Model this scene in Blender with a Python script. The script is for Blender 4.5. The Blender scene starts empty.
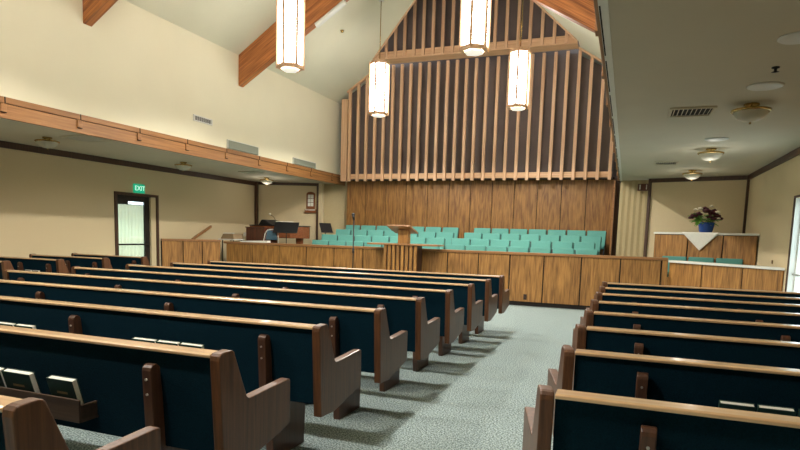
import bpy, math, random
from mathutils import Vector, Matrix
random.seed(7)
S = bpy.context.scene
C = S.collection
PI = math.pi

# ------------------------------------------------------------------ camera, world, exposure
F, CY, YAW, PITCH, ROLL, H = 588.39, 299.07, 0.3638, -0.1083, 0.0291, 1.4189
cam_d = bpy.data.cameras.new('camera')
cam = bpy.data.objects.new('camera', cam_d)
C.objects.link(cam)
cs, sn = math.cos(YAW), math.sin(YAW)
fw = Vector((-sn*math.cos(PITCH), cs*math.cos(PITCH), math.sin(PITCH)))
rt = Vector((cs, sn, 0)); up = rt.cross(fw)
r2 = math.cos(ROLL)*rt + math.sin(ROLL)*up
u2 = -math.sin(ROLL)*rt + math.cos(ROLL)*up
cam.matrix_world = Matrix(((r2.x, u2.x, -fw.x, 0), (r2.y, u2.y, -fw.y, 0), (r2.z, u2.z, -fw.z, H), (0, 0, 0, 1)))
cam_d.sensor_width = 36; cam_d.sensor_fit = 'HORIZONTAL'
cam_d.lens = F*36/800
cam_d.shift_y = (CY-225)/800
cam_d.clip_start = 0.05
S.camera = cam

w = bpy.data.worlds.new('sky'); S.world = w; w.use_nodes = True
bg = w.node_tree.nodes['Background']
bg.inputs[0].default_value = (0.80, 0.92, 1.0, 1); bg.inputs[1].default_value = 3.6
vs = S.view_settings
vs.view_transform = 'Standard'; vs.look = 'None'; vs.gamma = 1; vs.use_curve_mapping = False
vs.exposure = 0.0
PANEL_L = 20.0        # radiance of the pendant diffusers
SPOT_W = 385         # down light of each pendant
WARM = (1.0, 0.945, 0.86)

# ------------------------------------------------------------------ materials
def mat(name):
    m = bpy.data.materials.new(name); m.use_nodes = True
    return m, m.node_tree.nodes, m.node_tree.links, m.node_tree.nodes['Principled BSDF']
def srgb(r, g, b):
    f = lambda v: (v/255/12.92) if v/255 <= 0.04045 else ((v/255+0.055)/1.055)**2.4
    return (f(r), f(g), f(b), 1)
def coords(n, l, scale, rnd=True):
    tc = n.new('ShaderNodeTexCoord'); mp = n.new('ShaderNodeMapping'); mp.inputs['Scale'].default_value = scale
    if rnd:
        oi = n.new('ShaderNodeObjectInfo'); ad = n.new('ShaderNodeVectorMath'); ad.operation = 'ADD'
        mu = n.new('ShaderNodeMath'); mu.operation = 'MULTIPLY'; mu.inputs[1].default_value = 37.0
        l.new(oi.outputs['Random'], mu.inputs[0]); l.new(tc.outputs['Object'], ad.inputs[0]); l.new(mu.outputs[0], ad.inputs[1])
        l.new(ad.outputs[0], mp.inputs['Vector'])
    else:
        l.new(tc.outputs['Object'], mp.inputs['Vector'])
    return mp
def plain(name, col, rough=0.6, metal=0, var=0.0, scale=30, bump=0.0):
    m, n, l, b = mat(name)
    b.inputs['Roughness'].default_value = rough; b.inputs['Metallic'].default_value = metal
    mp = coords(n, l, (scale,)*3, False)
    nz = n.new('ShaderNodeTexNoise'); nz.inputs['Scale'].default_value = 1; nz.inputs['Detail'].default_value = 3
    l.new(mp.outputs[0], nz.inputs['Vector'])
    rp = n.new('ShaderNodeValToRGB')
    rp.color_ramp.elements[0].position = 0.3; rp.color_ramp.elements[1].position = 0.7
    rp.color_ramp.elements[0].color = tuple(c*(1-var) for c in col[:3])+(1,)
    rp.color_ramp.elements[1].color = tuple(min(1, c*(1+var)) for c in col[:3])+(1,)
    l.new(nz.outputs['Fac'], rp.inputs[0]); l.new(rp.outputs[0], b.inputs['Base Color'])
    if bump:
        bp = n.new('ShaderNodeBump'); bp.inputs['Strength'].default_value = bump; bp.inputs['Distance'].default_value = 0.01
        l.new(nz.outputs['Fac'], bp.inputs['Height']); l.new(bp.outputs[0], b.inputs['Normal'])
    return m
def wood(name, c1, c2, axis, fine=45, along=1.6, rough=0.42, rings=0.0, lines=0.0):
    m, n, l, b = mat(name)
    b.inputs['Roughness'].default_value = rough
    sc = [fine]*3; sc[axis] = along
    mp = coords(n, l, tuple(sc))
    nz = n.new('ShaderNodeTexNoise'); nz.inputs['Scale'].default_value = 1; nz.inputs['Detail'].default_value = 5; nz.inputs['Roughness'].default_value = 0.65
    l.new(mp.outputs[0], nz.inputs['Vector'])
    fac = nz.outputs['Fac']
    if rings:
        s2 = [4.5]*3; s2[axis] = 0.7
        m2 = coords(n, l, tuple(s2))
        n2 = n.new('ShaderNodeTexNoise'); n2.inputs['Scale'].default_value = 1; n2.inputs['Detail'].default_value = 2
        l.new(m2.outputs[0], n2.inputs['Vector'])
        mu = n.new('ShaderNodeMath'); mu.operation = 'MULTIPLY'; mu.inputs[1].default_value = 34
        sw = n.new('ShaderNodeMath'); sw.operation = 'SINE'
        l.new(n2.outputs['Fac'], mu.inputs[0]); l.new(mu.outputs[0], sw.inputs[0])
        ma = n.new('ShaderNodeMath'); ma.operation = 'MULTIPLY_ADD'; ma.inputs[1].default_value = rings
        l.new(sw.outputs[0], ma.inputs[0]); l.new(fac, ma.inputs[2]); fac = ma.outputs[0]
    if lines:
        s3 = [0.0]*3; s3[2] = lines
        m3 = coords(n, l, tuple(s3), False)
        n3 = n.new('ShaderNodeTexNoise'); n3.inputs['Scale'].default_value = 1; n3.inputs['Detail'].default_value = 3
        l.new(m3.outputs[0], n3.inputs['Vector'])
        ma = n.new('ShaderNodeMath'); ma.operation = 'MULTIPLY_ADD'; ma.inputs[1].default_value = 0.8
        sb = n.new('ShaderNodeMath'); sb.operation = 'SUBTRACT'; sb.inputs[1].default_value = 0.5
        l.new(n3.outputs['Fac'], sb.inputs[0]); l.new(sb.outputs[0], ma.inputs[0]); l.new(fac, ma.inputs[2]); fac = ma.outputs[0]
    rp = n.new('ShaderNodeValToRGB')
    rp.color_ramp.elements[0].position = 0.28; rp.color_ramp.elements[1].position = 0.72
    rp.color_ramp.elements[0].color = c1; rp.color_ramp.elements[1].color = c2
    l.new(fac, rp.inputs[0]); l.new(rp.outputs[0], b.inputs['Base Color'])
    return m
def glow(name, col, s):
    m, n, l, b = mat(name)
    b.inputs['Base Color'].default_value = (0.8, 0.8, 0.8, 1)
    b.inputs['Emission Color'].default_value = col; b.inputs['Emission Strength'].default_value = s
    return m

M = {}
M['oak'] = wood('oak panel veneer', srgb(112, 74, 34), srgb(190, 138, 72), 2, 48, 2.6, 0.5, 0.07)
M['oakwall'] = wood('choir wall veneer', srgb(104, 68, 32), srgb(160, 116, 60), 2, 34, 3.0, 0.5, 0.08)
M['oakcap'] = wood('oak cap', srgb(130, 88, 52), srgb(176, 128, 82), 0, 45, 1.5, 0.35)
M['slat'] = wood('slat wood', srgb(190, 148, 112), srgb(228, 190, 154), 2, 40, 1.0, 0.5)
M['slatx'] = wood('slat rail wood', srgb(188, 146, 108), srgb(224, 186, 148), 0, 40, 1.0, 0.5)
M['slatback'] = plain('dark screen backing', srgb(104, 92, 88), 0.9, 0, 0.08, 3)
M['pew'] = wood('pew end wood', srgb(66, 42, 26), srgb(108, 70, 44), 2, 45, 1.8, 0.42)
M['pew'].node_tree.nodes['Principled BSDF'].inputs['Specular IOR Level'].default_value = 0.3; M['pew'].node_tree.nodes['Principled BSDF'].inputs['Coat Weight'].default_value = 0.2; M['pew'].node_tree.nodes['Principled BSDF'].inputs['Coat Roughness'].default_value = 0.2
M['pewrail'] = wood('pew rail wood', srgb(184, 144, 102), srgb(228, 192, 146), 0, 45, 1.2, 0.3)
M['pewrail'].node_tree.nodes['Principled BSDF'].inputs['Coat Weight'].default_value = 1.0; M['pewrail'].node_tree.nodes['Principled BSDF'].inputs['Coat IOR'].default_value = 1.75; M['pewrail'].node_tree.nodes['Principled BSDF'].inputs['Coat Roughness'].default_value = 0.14
M['pewleg'] = wood('pew support wood', srgb(58, 36, 25), srgb(92, 60, 42), 2, 45, 1.8, 0.4)
M['rack'] = wood('book rack wood', srgb(52, 40, 32), srgb(80, 62, 50), 0, 40, 1.2, 0.45)
M['beam'] = wood('laminated beam', srgb(118, 62, 28), srgb(190, 118, 62), 0, 30, 0.8, 0.5, 0, 26)
def beam_mat(name, a):
    m, n, l, b = mat(name); b.inputs['Roughness'].default_value = 0.45
    tc = n.new('ShaderNodeTexCoord'); outs = []
    for sc_, dt in (((1/1.2, 1/12, 1/17), 3), ((1/0.5, 1/30, 1/70), 4)):
        mp = n.new('ShaderNodeMapping'); mp.vector_type = 'TEXTURE'; mp.inputs['Rotation'].default_value = (0, -a, 0); mp.inputs['Scale'].default_value = sc_
        nz = n.new('ShaderNodeTexNoise'); nz.inputs['Scale'].default_value = 1; nz.inputs['Detail'].default_value = dt
        l.new(tc.outputs['Object'], mp.inputs['Vector']); l.new(mp.outputs[0], nz.inputs['Vector']); outs.append(nz.outputs['Fac'])
    mx = n.new('ShaderNodeMath'); mx.operation = 'ADD'; l.new(outs[0], mx.inputs[0]); l.new(outs[1], mx.inputs[1])
    rp = n.new('ShaderNodeValToRGB'); e = rp.color_ramp.elements
    e[0].position = 0.80; e[1].position = 1.2; e[0].color = srgb(112, 58, 26); e[1].color = srgb(206, 132, 72)
    dv = n.new('ShaderNodeMath'); dv.operation = 'MULTIPLY'; dv.inputs[1].default_value = 1.0
    l.new(mx.outputs[0], dv.inputs[0]); mr = n.new('ShaderNodeMapRange'); mr.inputs['From Min'].default_value = 0.7; mr.inputs['From Max'].default_value = 1.3
    e[0].position = 0.0; e[1].position = 1.0
    l.new(dv.outputs[0], mr.inputs['Value']); l.new(mr.outputs[0], rp.inputs[0]); l.new(rp.outputs[0], b.inputs['Base Color'])
    return m
M['beam_l'] = beam_mat('laminated beam left', math.atan(0.62)); M['beam_r'] = beam_mat('laminated beam right', -math.atan(0.60))
M['fascia'] = wood('fascia wood', srgb(124, 82, 44), srgb(174, 124, 74), 1, 30, 1.0, 0.5)
M['navy'] = plain('navy upholstery', srgb(6, 34, 46), 0.95, 0, 0.25, 160, 0.2); M['navy'].node_tree.nodes['Principled BSDF'].inputs['Specular IOR Level'].default_value = 0.08
M['teal'] = plain('teal upholstery', srgb(92, 156, 146), 0.85, 0, 0.06, 90, 0.1)
M['cream'] = plain('cream plaster', srgb(224, 218, 192), 0.9, 0, 0.015, 1.5)
M['ceil'] = plain('ceiling plaster', srgb(216, 214, 192), 0.9, 0, 0.03, 1.2)
M['beige'] = plain('beige wall fabric', srgb(212, 195, 158), 0.95, 0, 0.03, 60)
M['drape'] = plain('folding partition vinyl', srgb(184, 168, 128), 0.8, 0, 0.03, 20)
M['soffit'] = plain('aisle soffit plaster', srgb(198, 190, 168), 0.9, 0, 0.02, 2)
M['darktrim'] = wood('dark trim wood', srgb(58, 38, 26), srgb(88, 60, 42), 2, 30, 1.5, 0.5)
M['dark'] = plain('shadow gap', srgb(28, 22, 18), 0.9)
M['black'] = plain('black metal', srgb(22, 22, 24), 0.45)
M['chrome'] = plain('screw metal', srgb(200, 196, 186), 0.3, 0.8)
M['brass'] = plain('brass', srgb(190, 160, 100), 0.25, 1.0)
M['white'] = plain('white laminate', srgb(226, 226, 216), 0.5, 0, 0.02, 10)
M['whitemetal'] = plain('white metal', srgb(214, 214, 206), 0.45, 0.1)
M['grille'] = plain('grey grille cloth', srgb(138, 142, 128), 0.9, 0, 0.1, 200)
M['bookgreen'] = plain('dark green book cover', srgb(22, 56, 50), 0.55, 0, 0.1, 40)
M['pages'] = plain('paper pages', srgb(236, 234, 224), 0.9, 0, 0.04, 120)
M['bluefab'] = plain('blue seat vinyl', srgb(74, 106, 124), 0.6, 0, 0.05, 40)
M['mahog'] = wood('mahogany', srgb(62, 30, 20), srgb(104, 54, 34), 2, 30, 1.5, 0.3)
M['mahog2'] = wood('red brown piano case', srgb(104, 58, 34), srgb(150, 92, 56), 0, 30, 1.5, 0.25)
M['tan'] = plain('tan cushion', srgb(150, 128, 96), 0.8, 0, 0.05, 40)
M['vase'] = plain('blue glazed vase', srgb(24, 66, 140), 0.25)
M['maroon'] = plain('maroon petals', srgb(70, 14, 30), 0.7, 0, 0.3, 60)
M['petal'] = plain('white petals', srgb(236, 228, 206), 0.7)
M['leaf'] = plain('green leaves', srgb(90, 140, 50), 0.6, 0, 0.3, 40)
M['cloth'] = plain('white lace cloth', srgb(232, 232, 222), 0.9, 0, 0.05, 60, 0.3)
M['doorframe'] = plain('dark bronze door frame', srgb(40, 36, 32), 0.45, 0.3)
M['glow'] = glow('lit diffuser', (1.0, 0.975, 0.93, 1), PANEL_L)
M['glowbowl'] = glow('lit bottom lens', (1.0, 0.93, 0.78, 1), 0.75)
M['exitgreen'] = glow('lit exit sign green', (0.0, 0.62, 0.33, 1), 0.62)
M['exitgreen'].node_tree.nodes['Principled BSDF'].inputs['Base Color'].default_value = (0.0, 0.06, 0.03, 1)
M['exitletter'] = glow('lit exit letters', (0.55, 1.0, 0.75, 1), 0.9)
def glass(name, rough, alpha_mix):
    m, n, l, b = mat(name)
    g = n.new('ShaderNodeBsdfGlossy'); g.inputs['Roughness'].default_value = 0.05
    t = n.new('ShaderNodeBsdfTransparent'); t.inputs[0].default_value = (0.95, 0.98, 0.97, 1)
    mx = n.new('ShaderNodeMixShader'); mx.inputs[0].default_value = alpha_mix
    l.new(t.outputs[0], mx.inputs[1]); l.new(g.outputs[0], mx.inputs[2])
    l.new(mx.outputs[0], n['Material Output'].inputs['Surface'])
    return m
M['pane'] = glass('window glass', 0.02, 0.08)
def frosted():
    m, n, l, b = mat('frosted glass bowl')
    b.inputs['Base Color'].default_value = (0.8, 0.78, 0.68, 1); b.inputs['Roughness'].default_value = 0.25
    tr = n.new('ShaderNodeBsdfTranslucent'); tr.inputs[0].default_value = (0.8, 0.8, 0.7, 1)
    mx = n.new('ShaderNodeMixShader'); mx.inputs[0].default_value = 0.5
    l.new(b.outputs[0], mx.inputs[1]); l.new(tr.outputs[0], mx.inputs[2]); l.new(mx.outputs[0], n['Material Output'].inputs['Surface'])
    return m
M['bowl'] = frosted()
def sheer():
    m, n, l, b = mat('sheer curtain')
    d = n.new('ShaderNodeBsdfDiffuse'); d.inputs[0].default_value = srgb(236, 234, 214)
    tr = n.new('ShaderNodeBsdfTranslucent'); tr.inputs[0].default_value = srgb(236, 238, 222)
    mx = n.new('ShaderNodeMixShader'); mx.inputs[0].default_value = 0.6
    l.new(d.outputs[0], mx.inputs[1]); l.new(tr.outputs[0], mx.inputs[2]); l.new(mx.outputs[0], n['Material Output'].inputs['Surface'])
    return m
M['sheer'] = sheer()
def carpet():
    m, n, l, b = mat('speckled green grey carpet')
    b.inputs['Roughness'].default_value = 0.95
    mp = coords(n, l, (1, 1, 1), False)
    a = n.new('ShaderNodeTexNoise'); a.inputs['Scale'].default_value = 80; a.inputs['Detail'].default_value = 2
    l.new(mp.outputs[0], a.inputs['Vector'])
    rp = n.new('ShaderNodeValToRGB'); e = rp.color_ramp.elements
    e[0].position = 0.40; e[1].position = 0.62
    e[0].color = srgb(84, 100, 98); e[1].color = srgb(184, 202, 202)
    l.new(a.outputs['Fac'], rp.inputs[0]); l.new(rp.outputs[0], b.inputs['Base Color'])
    bp = n.new('ShaderNodeBump'); bp.inputs['Strength'].default_value = 0.4; bp.inputs['Distance'].default_value = 0.01
    l.new(a.outputs['Fac'], bp.inputs['Height']); l.new(bp.outputs[0], b.inputs['Normal'])
    return m
M['carpet'] = carpet()

# ------------------------------------------------------------------ mesh builder
class MB:
    def __init__(s): s.v = []; s.f = []; s.sm = []
    def add(s, vs, fs, smooth=False):
        o = len(s.v); s.v += [tuple(v) for v in vs]
        for f in fs: s.f.append(tuple(i+o for i in f)); s.sm.append(smooth)
        return s
    def box(s, x0, x1, y0, y1, z0, z1):
        x0, x1 = min(x0, x1), max(x0, x1); y0, y1 = min(y0, y1), max(y0, y1); z0, z1 = min(z0, z1), max(z0, z1)
        vs = [(x0,y0,z0),(x1,y0,z0),(x1,y1,z0),(x0,y1,z0),(x0,y0,z1),(x1,y0,z1),(x1,y1,z1),(x0,y1,z1)]
        return s.add(vs, [(3,2,1,0),(4,5,6,7),(0,1,5,4),(1,2,6,5),(2,3,7,6),(3,0,4,7)])
    def hexa(s, a, b):   # two quads, a then b, both the same order
        return s.add(list(a)+list(b), [(3,2,1,0),(4,5,6,7),(0,1,5,4),(1,2,6,5),(2,3,7,6),(3,0,4,7)])
    def prism(s, poly, axis, a, b):
        def P(p, t):
            if axis == 0: return (t, p[0], p[1])
            if axis == 1: return (p[0], t, p[1])
            return (p[0], p[1], t)
        n = len(poly)
        area = sum(poly[i][0]*poly[(i+1) % n][1]-poly[(i+1) % n][0]*poly[i][1] for i in range(n))
        if (area < 0) != (axis == 1): poly = poly[::-1]
        if a > b: a, b = b, a
        vs = [P(p, a) for p in poly]+[P(p, b) for p in poly]
        fs = [tuple(range(n-1, -1, -1)), tuple(range(n, 2*n))]
        for i in range(n): j = (i+1) % n; fs.append((i, j, n+j, n+i))
        return s.add(vs, fs)
    def frust(s, p0, p1, r0, r1, n=12, caps=True, smooth=True):
        p0, p1 = Vector(p0), Vector(p1); d = (p1-p0).normalized()
        a = Vector((0,0,1)) if abs(d.z) < 0.9 else Vector((1,0,0))
        u = d.cross(a).normalized(); v = d.cross(u)
        vs = [p0+r0*(math.cos(2*PI*i/n)*u+math.sin(2*PI*i/n)*v) for i in range(n)]
        vs += [p1+r1*(math.cos(2*PI*i/n)*u+math.sin(2*PI*i/n)*v) for i in range(n)]
        o = len(s.v); s.add(vs, [(i, (i+1) % n, n+(i+1) % n, n+i) for i in range(n)], smooth)
        if caps: s.f += [tuple(o+i for i in range(n-1, -1, -1)), tuple(o+n+i for i in range(n))]; s.sm += [False, False]
        return s
    def tube(s, pts, r, n=8):
        for a, b in zip(pts[:-1], pts[1:]): s.frust(a, b, r, r, n)
        return s
    def lathe(s, prof, c=(0,0,0), n=24):
        k = len(prof); vs = []
        for r, z in prof:
            for i in range(n): vs.append((c[0]+r*math.cos(2*PI*i/n), c[1]+r*math.sin(2*PI*i/n), c[2]+z))
        fs = []
        for a in range(k-1):
            for i in range(n): j = (i+1) % n; fs.append((a*n+i, a*n+j, (a+1)*n+j, (a+1)*n+i))
        return s.add(vs, fs, True)
    def ball(s, c, r, n=10, m=6, sq=(1,1,1)):
        vs = []; fs = []
        for a in range(m+1):
            t = PI*a/m
            for i in range(n):
                p = 2*PI*i/n
                vs.append((c[0]+sq[0]*r*math.sin(t)*math.cos(p), c[1]+sq[1]*r*math.sin(t)*math.sin(p), c[2]-sq[2]*r*math.cos(t)))
        for a in range(m):
            for i in range(n): j = (i+1) % n; fs.append((a*n+i, a*n+j, (a+1)*n+j, (a+1)*n+i))
        return s.add(vs, fs, True)
    def build(s, name, m, parent=None, bevel=0, loc=(0,0,0), label=None, seg=2):
        me = bpy.data.meshes.new(name); me.from_pydata(s.v, [], s.f); me.materials.append(m)
        for p, q in zip(me.polygons, s.sm): p.use_smooth = q
        me.update()
        o = bpy.data.objects.new(name, me); C.objects.link(o); o.location = loc
        if parent: o.parent = parent
        if bevel:
            b = o.modifiers.new('bevel', 'BEVEL'); b.width = bevel; b.segments = seg; b.limit_method = 'ANGLE'; b.angle_limit = 0.6
        if label: o['label'] = label
        return o
def B(*a): return MB().box(*a)
def thing(name, label, cat, loc=(0,0,0), rz=0, group=None):
    o = bpy.data.objects.new(name, None); C.objects.link(o); o.empty_display_size = 0.1
    o.location = loc; o.rotation_euler = (0,0,rz)
    return tag(o, label, cat, group)
def tag(o, label, cat, group=None):
    o['label'] = label; o['category'] = cat
    if group: o['group'] = group
    return o
def struct(o): o['kind'] = 'structure'; return o
def dup(root, loc, label, rz=None):
    r = root.copy(); C.objects.link(r); r.location = loc; r['label'] = label
    if rz is not None: r.rotation_euler = (0,0,rz)
    for ch in list(root.children):
        c = ch.copy(); C.objects.link(c); c.parent = r
        for g in list(ch.children):
            d = g.copy(); C.objects.link(d); d.parent = c
    return r
ORD = ['first','second','third','fourth','fifth','sixth','seventh','eighth','ninth','tenth']

# ------------------------------------------------------------------ the room
XL, XF, XR0, XR = -10.5, -8.075, -0.205, 2.315
ZS, ZF, ZCL, ZCR, SL = 2.88, 3.14, 5.174, 5.342, 0.65
XRIDGE = ((ZCR+SL*XR0)-(ZCL-SL*XF))/(2*SL); ZRIDGE = ZCL+SL*(XRIDGE-XF)
Y0, YW = -4.0, 15.95
def zc(x): return ZCL+SL*(x-XF) if x < XRIDGE else ZCR+SL*(XR0-x)

struct(B(XL-0.3, XR+0.3, Y0-0.3, YW+0.9, -0.2, 0).build('floor', M['carpet']))
# chancel platform and choir risers
struct(B(XL+0.002, XR-0.002, 12.67, YW+0.2, 0.001, 0.42).build('trim_platform', M['carpet']))
for i, (ya, z) in enumerate(((13.32, 0.565), (14.12, 0.715), (14.97, 0.85))):
    struct(B(-8.2, -0.28, ya, YW-0.0, 0.42+0.001, z).build('trim_riser_%d' % (i+1), M['carpet']))
struct(B(XL+0.002, -8.22, 13.32, 15.2, 0.421, 0.565).build('trim_riser_4', M['carpet']))

def wall_with_hole(name, x0, x1, ya, yb, z0, z1, h0, h1, hz, m):
    mb = MB(); mb.box(x0, x1, ya, h0, z0, z1); mb.box(x0, x1, h1, yb, z0, z1); mb.box(x0, x1, h0, h1, hz, z1)
    return struct(mb.build(name, m))
DL0, DL1, DLZ = 9.95, 11.10, 2.13
DR0, DR1, DRZ = 9.25, 10.45, 2.14
wall_with_hole('wall_left', XL-0.14, XL, Y0, 15.35, 0, 3.3, DL0, DL1, DLZ, M['beige'])
wall_with_hole('wall_right', XR, XR+0.14, Y0, 15.2, 0, 3.3, DR0, DR1, DRZ, M['beige'])
struct(B(XL-0.14, XR+0.14, Y0-0.15, Y0, 0, 8.2).build('wall_back', M['beige']))
# upper nave walls
struct(B(XF-0.14, XF, Y0, 16.55, ZF, ZCL+0.0).build('wall_upper_left', M['cream']))
struct(B(XR0+0.005, XR0+0.14, Y0, 16.6, ZF-0.05, ZCR).build('wall_upper_right', M['cream']))
# soffits
struct(B(XL, XF-0.03, Y0, 16.6, ZS, ZS+0.12).build('ceiling_left_aisle', M['soffit']))
struct(B(XR0+0.0, XR, Y0, 16.6, ZS, ZS+0.12).build('ceiling_right_aisle', M['soffit']))
# sloped ceiling, two slabs, cut away in front of the chancel gable (a taller tower rises there)
YU, ZU = 15.02, 6.06
xl = XF+(ZU-ZCL)/SL; xr = XR0-(ZU-ZCR)/SL-0.08
YAL, YAR = 13.2, 11.3      # where the cut edges reach the ridge
def ceil_slab(name, poly, t=0.15):
    n = len(poly)
    a = sum(poly[i][0]*poly[(i+1) % n][1]-poly[(i+1) % n][0]*poly[i][1] for i in range(n))
    if a < 0: poly = poly[::-1]
    vs = [(x, y, zc(x) if XF <= x <= XR0 else (ZCL-0.13 if x < XF else ZCR-0.13)) for x, y in poly]; vs += [(x, y, z+t) for x, y, z in vs]
    fs = [tuple(range(n-1, -1, -1)), tuple(range(n, 2*n))]+[(i, (i+1) % n, n+(i+1) % n, n+i) for i in range(n)]
    return struct(MB().add(vs, fs).build(name, M['ceil']))
ceil_slab('ceiling_nave_left', [(XF-0.2, Y0-0.1), (XRIDGE-0.001, Y0-0.1), (XRIDGE-0.001, YAL), (xl, YU), (XF-0.2, YU)])
ceil_slab('ceiling_chancel_left', [(XF-0.2, YU), (xl, YU), (xl, 16.7), (XF-0.2, 16.7)])
ceil_slab('ceiling_nave_right', [(XRIDGE, Y0-0.1), (XR0+0.2, Y0-0.1), (XR0+0.2, YU), (xr, YU), (XRIDGE, YAR)])
ceil_slab('ceiling_chancel_right', [(xr, YU), (XR0+0.2, YU), (XR0+0.2, 16.7), (xr, 16.7)])
# walls of the tower above the cut
def tower(name, p, q, pz, qz):
    d = Vector((q[0]-p[0], q[1]-p[1])); n_ = Vector((-d.y, d.x)).normalized()*0.1
    if n_.y > 0: n_ = -n_
    a = [(p[0], p[1]), (q[0], q[1]), (q[0]+n_.x, q[1]+n_.y), (p[0]+n_.x, p[1]+n_.y)]
    zz = [pz, qz, qz, pz]
    return struct(MB().hexa([(x, y, z+0.16) for (x, y), z in zip(a, zz)], [(x, y, 10.6) for x, y in a]).build(name, M['ceil']))
tower('wall_tower_left', (xl, YU), (XRIDGE, YAL), ZU, ZRIDGE)
tower('wall_tower_right', (XRIDGE, YAR), (xr, YU), ZRIDGE, ZU)
struct(B(XRIDGE-0.1, XRIDGE, YAR, YAL, ZRIDGE+0.16, 10.6).build('wall_tower_step', M['ceil']))
struct(B(XF-0.2, XR0+0.2, YAR-0.3, YW+0.9, 10.6, 10.75).build('ceiling_tower', M['ceil']))
# angled back walls of the aisles
def slab(p, q, th, z0, z1):   # vertical slab from p to q in plan, thickness to the back (+Y side)
    d = Vector((q[0]-p[0], q[1]-p[1])); n = Vector((-d.y, d.x)).normalized()*th
    a = [(p[0], p[1], z0), (q[0], q[1], z0), (q[0]+n.x, q[1]+n.y, z0), (p[0]+n.x, p[1]+n.y, z0)]
    return a, [(v[0], v[1], z1) for v in a]
def wallseg(name, p, q, m, z0=0.4, z1=3.0, th=0.12):
    return struct(MB().hexa(*slab(p, q, th, z0, z1)).build(name, m))
wallseg('wall_chancel_left', (XL-0.05, 15.18), (-8.60, 15.81), M['beige'])
wallseg('wall_alcove_left', (-8.62, 15.92), (-7.70, 16.40), M['drape'])
wallseg('wall_chancel_right', (0.40, 14.98), (XR+0.05, 14.37), M['beige'])
# folding partition to the left of it, pleated
mb = MB(); nP = 5
for i in range(nP):
    xa = -0.24+0.64*i/nP; xb = -0.24+0.64*(i+1)/nP; xm = (xa+xb)/2
    mb.hexa(*slab((xa, 15.40-0.03*i), (xm, 15.385-0.03*i), 0.04, 0.4, 3.0)); mb.hexa(*slab((xm, 15.385-0.03*i), (xb, 15.40-0.03*i), 0.04, 0.4, 3.0))
struct(mb.build('wall_partition_right', M['drape']))
struct(B(XR0-0.3, 0.45, 15.98, 16.08, 0.3, 3.0).build('wall_behind_partition', M['darktrim']))
# dark wall trims
def trimbox(name, mb, m='darktrim', bevel=0.004): return struct(mb.build(name, M[m], bevel=bevel))
trimbox('trim_1', B(XL+0.001, XL+0.035, Y0, 15.15, 2.76, ZS-0.001))
trimbox('trim_2', B(XR-0.04, XR-0.001, Y0, 14.3, 2.78, ZS-0.001))
trimbox('trim_3', B(XL+0.02, XL+0.10, 15.06, 15.15, 0.5, ZS-0.002))
trimbox('trim_4', MB().hexa(*slab((0.40, 14.95), (XR-0.02, 14.335), 0.03, 2.79, ZS-0.002)))
trimbox('trim_5', MB().hexa(*slab((0.37, 14.93), (0.43, 14.915), 0.06, 0.42, ZS-0.002)))
trimbox('trim_6', B(XR-0.05, XR-0.002, 14.28, 14.33, 0.42, ZS-0.002))
trimbox('trim_7', MB().hexa(*slab((XL+0.05, 15.17), (-8.70, 15.72), 0.03, 2.80, ZS-0.002)))
trimbox('trim_8', B(-8.67, -8.55, 15.70, 15.82, 0.42, ZS-0.002), 'beige')
trimbox('trim_9', B(-8.74, -8.67, 15.70, 15.80, 0.42, ZS-0.002), 'darktrim')

# fascia beams along both aisles: upper strip, lower board, hanging brackets
def fascia(name, xface, sgn, ys, zb):
    s = struct(B(xface, xface+sgn*0.05, Y0, 16.5, zb-0.03, zb+0.165).build(name, M['fascia'], bevel=0.004))
    up_ = B(xface, xface+sgn*0.035, Y0, 16.5, zb+0.178, zb+0.262).build('upper_strip', M['fascia'], s, 0.003)
    B(xface-sgn*0.02, xface+sgn*0.012, Y0, 16.49, zb+0.0, zb+0.262).build('groove_backing', M['dark'], s)
    for y in ys:
        mb = MB(); mb.box(xface+sgn*0.05, xface+sgn*0.075, y-0.06, y+0.02, zb+0.05, zb+0.165)
        k = mb.build('bracket', M['fascia'], s, 0.006)
        B(xface+sgn*0.035, xface+sgn*0.040, y+0.02, y+0.035, zb+0.165, zb+0.262).build('joint', M['dark'], k)
        B(xface+sgn*0.05, xface+sgn*0.078, y-0.06, y+0.02, zb+0.042, zb+0.05).build('bracket_shadow_gap', M['dark'], k)
    return s
ys = [5.757-1.2*4+1.2*i for i in range(13)]
fascia('trim_fascia_left', XF-0.025, 1, ys, 2.88)
fr = struct(B(XR0-0.06, XR0+0.0, Y0, 15.5, ZS-0.01, ZF).build('trim_fascia_right', M['white'], bevel=0.003))
B(XR0-0.085, XR0-0.061, Y0, 15.5, ZS-0.005, ZF-0.06).build('board', M['fascia'], fr, 0.003)
for y in ys:
    k = B(XR0-0.105, XR0-0.085, y-0.06, y+0.06, ZS+0.0, ZF-0.1).build('bracket', M['fascia'], fr, 0.004)
    B(XR0-0.056, XR0-0.046, y-0.55, y+0.5, ZS-0.013, ZS-0.0095).build('shadow_gap', M['dark'], fr)

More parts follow.
